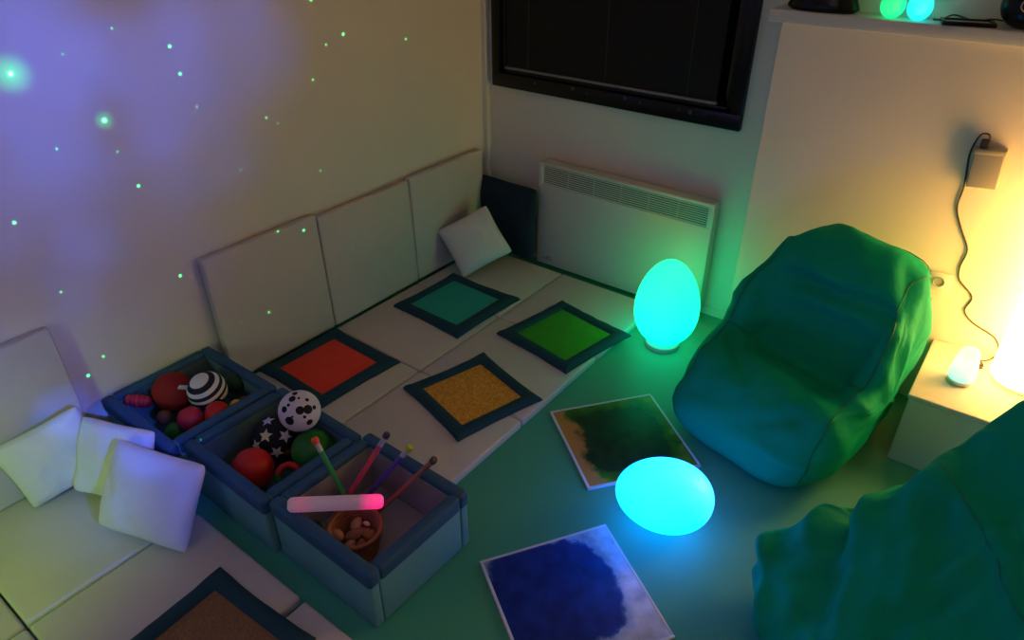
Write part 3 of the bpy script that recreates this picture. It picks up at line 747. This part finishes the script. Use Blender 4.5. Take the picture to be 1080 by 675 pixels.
# ------------------------------------------------------------------ star projector light (off the frame, throws nebula, stars and streaks)
def projector(name, loc, targets, color, energy, nebula=None):
    ld = bpy.data.lights.new(name, 'POINT'); ld.energy = energy; ld.color = color; ld.shadow_soft_size = 0.0
    o = bpy.data.objects.new(name, ld); C.objects.link(o); o.location = loc
    ld.use_nodes = True; nt = ld.node_tree; N = nt.nodes.new; Lk = nt.links.new
    em = nt.nodes['Emission']
    geo = N('ShaderNodeNewGeometry')
    vec = N('ShaderNodeVectorMath'); vec.operation = 'NORMALIZE'
    Lk(geo.outputs['Incoming'], vec.inputs[0]); src = vec.outputs[0]
    def mth(op, a, b=None, c=None):
        x = N('ShaderNodeMath'); x.operation = op
        for i, q in enumerate((a, b, c)):
            if q is None: continue
            if isinstance(q, (int, float)): x.inputs[i].default_value = q
            else: Lk(q, x.inputs[i])
        return x.outputs[0]
    total = None
    for tgt, ang, s in targets:
        d = (Vector(tgt)-Vector(loc)).normalized()
        sub = N('ShaderNodeVectorMath'); sub.operation = 'DISTANCE'; Lk(src, sub.inputs[0]); sub.inputs[1].default_value = d
        g = mth('MAXIMUM', mth('SUBTRACT', 1.0, mth('DIVIDE', sub.outputs['Value'], ang)), 0.0)
        g = mth('MULTIPLY', mth('POWER', g, 1.5), s)
        total = g if total is None else mth('ADD', total, g)
    if nebula:
        for blobs in [nebula]:
            acc = None
            for tgt, ang, s in blobs:
                d = (Vector(tgt)-Vector(loc)).normalized()
                sub = N('ShaderNodeVectorMath'); sub.operation = 'DISTANCE'; Lk(src, sub.inputs[0]); sub.inputs[1].default_value = d
                g = mth('MAXIMUM', mth('SUBTRACT', 1.0, mth('DIVIDE', sub.outputs['Value'], ang)), 0.0)
                g = mth('MULTIPLY', mth('SMOOTH_MIN', mth('MULTIPLY', g, 1.6), 1.0, .3), s)
                acc = g if acc is None else mth('MAXIMUM', acc, g)
            nz = N('ShaderNodeTexNoise'); nz.inputs['Scale'].default_value = 7; nz.inputs['Detail'].default_value = 3; Lk(src, nz.inputs['Vector'])
            mr = N('ShaderNodeMapRange'); mr.inputs['From Min'].default_value = .35; mr.inputs['From Max'].default_value = .65; mr.inputs['To Min'].default_value = .35; mr.inputs['To Max'].default_value = 1.25
            Lk(nz.outputs['Fac'], mr.inputs['Value'])
            acc = mth('MULTIPLY', acc, mr.outputs['Result'])
            total = acc if total is None else mth('ADD', total, acc)
    Lk(total, em.inputs['Strength'])
    return o
PL = (3.3, -2.9, 1.75)
stars = [(-2.247, 1.474, 3), (-2.013, 1.273, 2), (-1.711, 1.474, 1), (-1.697, 1.374, 1), (-1.964, 1.015, 1), (-2.394, 1.019, 1), (-0.897, 1.401, 1), (-1.0, 1.372, 0.5), (-0.509, 1.324, 0.7), (-1.098, 1.24, 0.5), (-1.366, 1.134, 0.5), (-1.131, 0.831, 0.5), (-1.905, 0.606, 1), (-1.289, 0.589, 1), (-1.534, 0.953, 0.3), (-1.315, 1.098, 0.3), (-2.34, 0.727, 0.4), (-1.425, 0.634, 0.6), (-1.557, 0.268, 0.6), (-2.283, 0.412, 0.6), (-2.357, 0.363, 1), (-2.192, 1.218, 0.4), (-1.898, 1.561, 0.3), (-2.078, 1.506, 0.3), (-1.048, 1.558, 0.8), (-1.022, 0.39, 0.4), (-1.661, 1.243, 0.3), (-2.001, 1.157, 0.3), (-0.734, 1.251, 0.3), (-1.702, 0.288, 0.3)]
tg = [((0, y, z), .0016+.0007*min(w, 2), 1.0*w**1.3) for y, z, w in stars]+[((.546, -2.247, .25), .0016, .5), ((0, -2.247, 1.474), .022, .10), ((0, -2.013, 1.273), .012, .06)]
projector('star_projector_green', PL, tg, (.04, 1, .2), 6800)
streak = [((.622, -2.605-.0115*k, .04), .0028, .7) for k in range(31)]+[((.641, -.887, .045), .0045, 1.5), ((.811, -.979, .06), .003, .8), ((.63, -2.965-.01*0, .04), .003, .0)]
neb = [((0, -2.062, 1.55), .16, 1.0), ((0, -1.80, 1.50), .15, .9), ((0, -2.35, 1.35), .22, .85), ((0, -1.95, 1.20), .13, .9), ((0, -2.25, 1.05), .17, .75), ((0, -1.55, 1.45), .12, .5), ((0, -1.40, 1.56), .05, .55), ((0, -1.70, 1.12), .10, .45), ((0, -2.6, 1.1), .3, .7), ((0, -2.5, 1.7), .3, .8), ((.38, -2.48, .22), .125, .85), ((.52, -2.42, .34), .055, 1.9), ((.14, -2.50, .33), .045, 1.3)]
projector('star_projector_blue', PL, streak, (.04, .12, 1), 330, neb)

# lime lamp and two added ambient fills, all outside the frame
def lamp(name, loc, energy, color, r=.15, typ='POINT'):
    ld = bpy.data.lights.new(name, typ); ld.energy = energy; ld.color = color; ld.shadow_soft_size = r
    o = bpy.data.objects.new(name, ld); C.objects.link(o); o.location = loc
    return o
lamp('ceiling_fill', (2.2, -2.6, 2.45), 3.2, (1, .86, .74), .2)  # added soft warm fill for general ambience, no fixture known here
lm = lamp('lime_mood_lamp', (1.05, -4.05, 1.05), 52, (.44, .85, .03), .06, 'SPOT')
lm.data.spot_size = math.radians(58); lm.data.spot_blend = 1.0
lm.rotation_euler = (Vector((.12, -2.95, .06))-Vector((1.05, -4.05, 1.05))).to_track_quat('-Z', 'Y').to_euler()
lamp('blue_ambient_fill', (1.4, -4.0, 1.3), 6.0, (.2, .25, 1), .15)  # added blue ambient fill, tints cushions, boxes and mats lavender

# ------------------------------------------------------------------ world, camera, view
wd = bpy.data.worlds.new('world'); bpy.context.scene.world = wd; wd.use_nodes = True
wd.node_tree.nodes['Background'].inputs['Color'].default_value = (.01, .012, .02, 1); wd.node_tree.nodes['Background'].inputs['Strength'].default_value = .2
cd = bpy.data.cameras.new('camera'); cam = bpy.data.objects.new('camera', cd); C.objects.link(cam)
f, yaw, pitch, roll = 745.035, .652366, -.558944, -.001886
fwd = Vector((-math.sin(yaw)*math.cos(pitch), math.cos(yaw)*math.cos(pitch), math.sin(pitch)))
rt = Vector((math.cos(yaw), math.sin(yaw), 0)); up = rt.cross(fwd)
r2 = rt*math.cos(roll)+up*math.sin(roll); u2 = -rt*math.sin(roll)+up*math.cos(roll)
cam.matrix_world = Matrix(((r2.x, u2.x, -fwd.x, 2.64328), (r2.y, u2.y, -fwd.y, -3.11397), (r2.z, u2.z, -fwd.z, 1.99286), (0, 0, 0, 1)))
cd.sensor_width = 36; cd.lens = f/1080*36; cd.clip_start = .02
sc = bpy.context.scene; sc.camera = cam
sc.view_settings.view_transform = 'Standard'; sc.view_settings.look = 'None'; sc.view_settings.gamma = 1; sc.view_settings.exposure = -0.12
sc.view_settings.use_curve_mapping = False
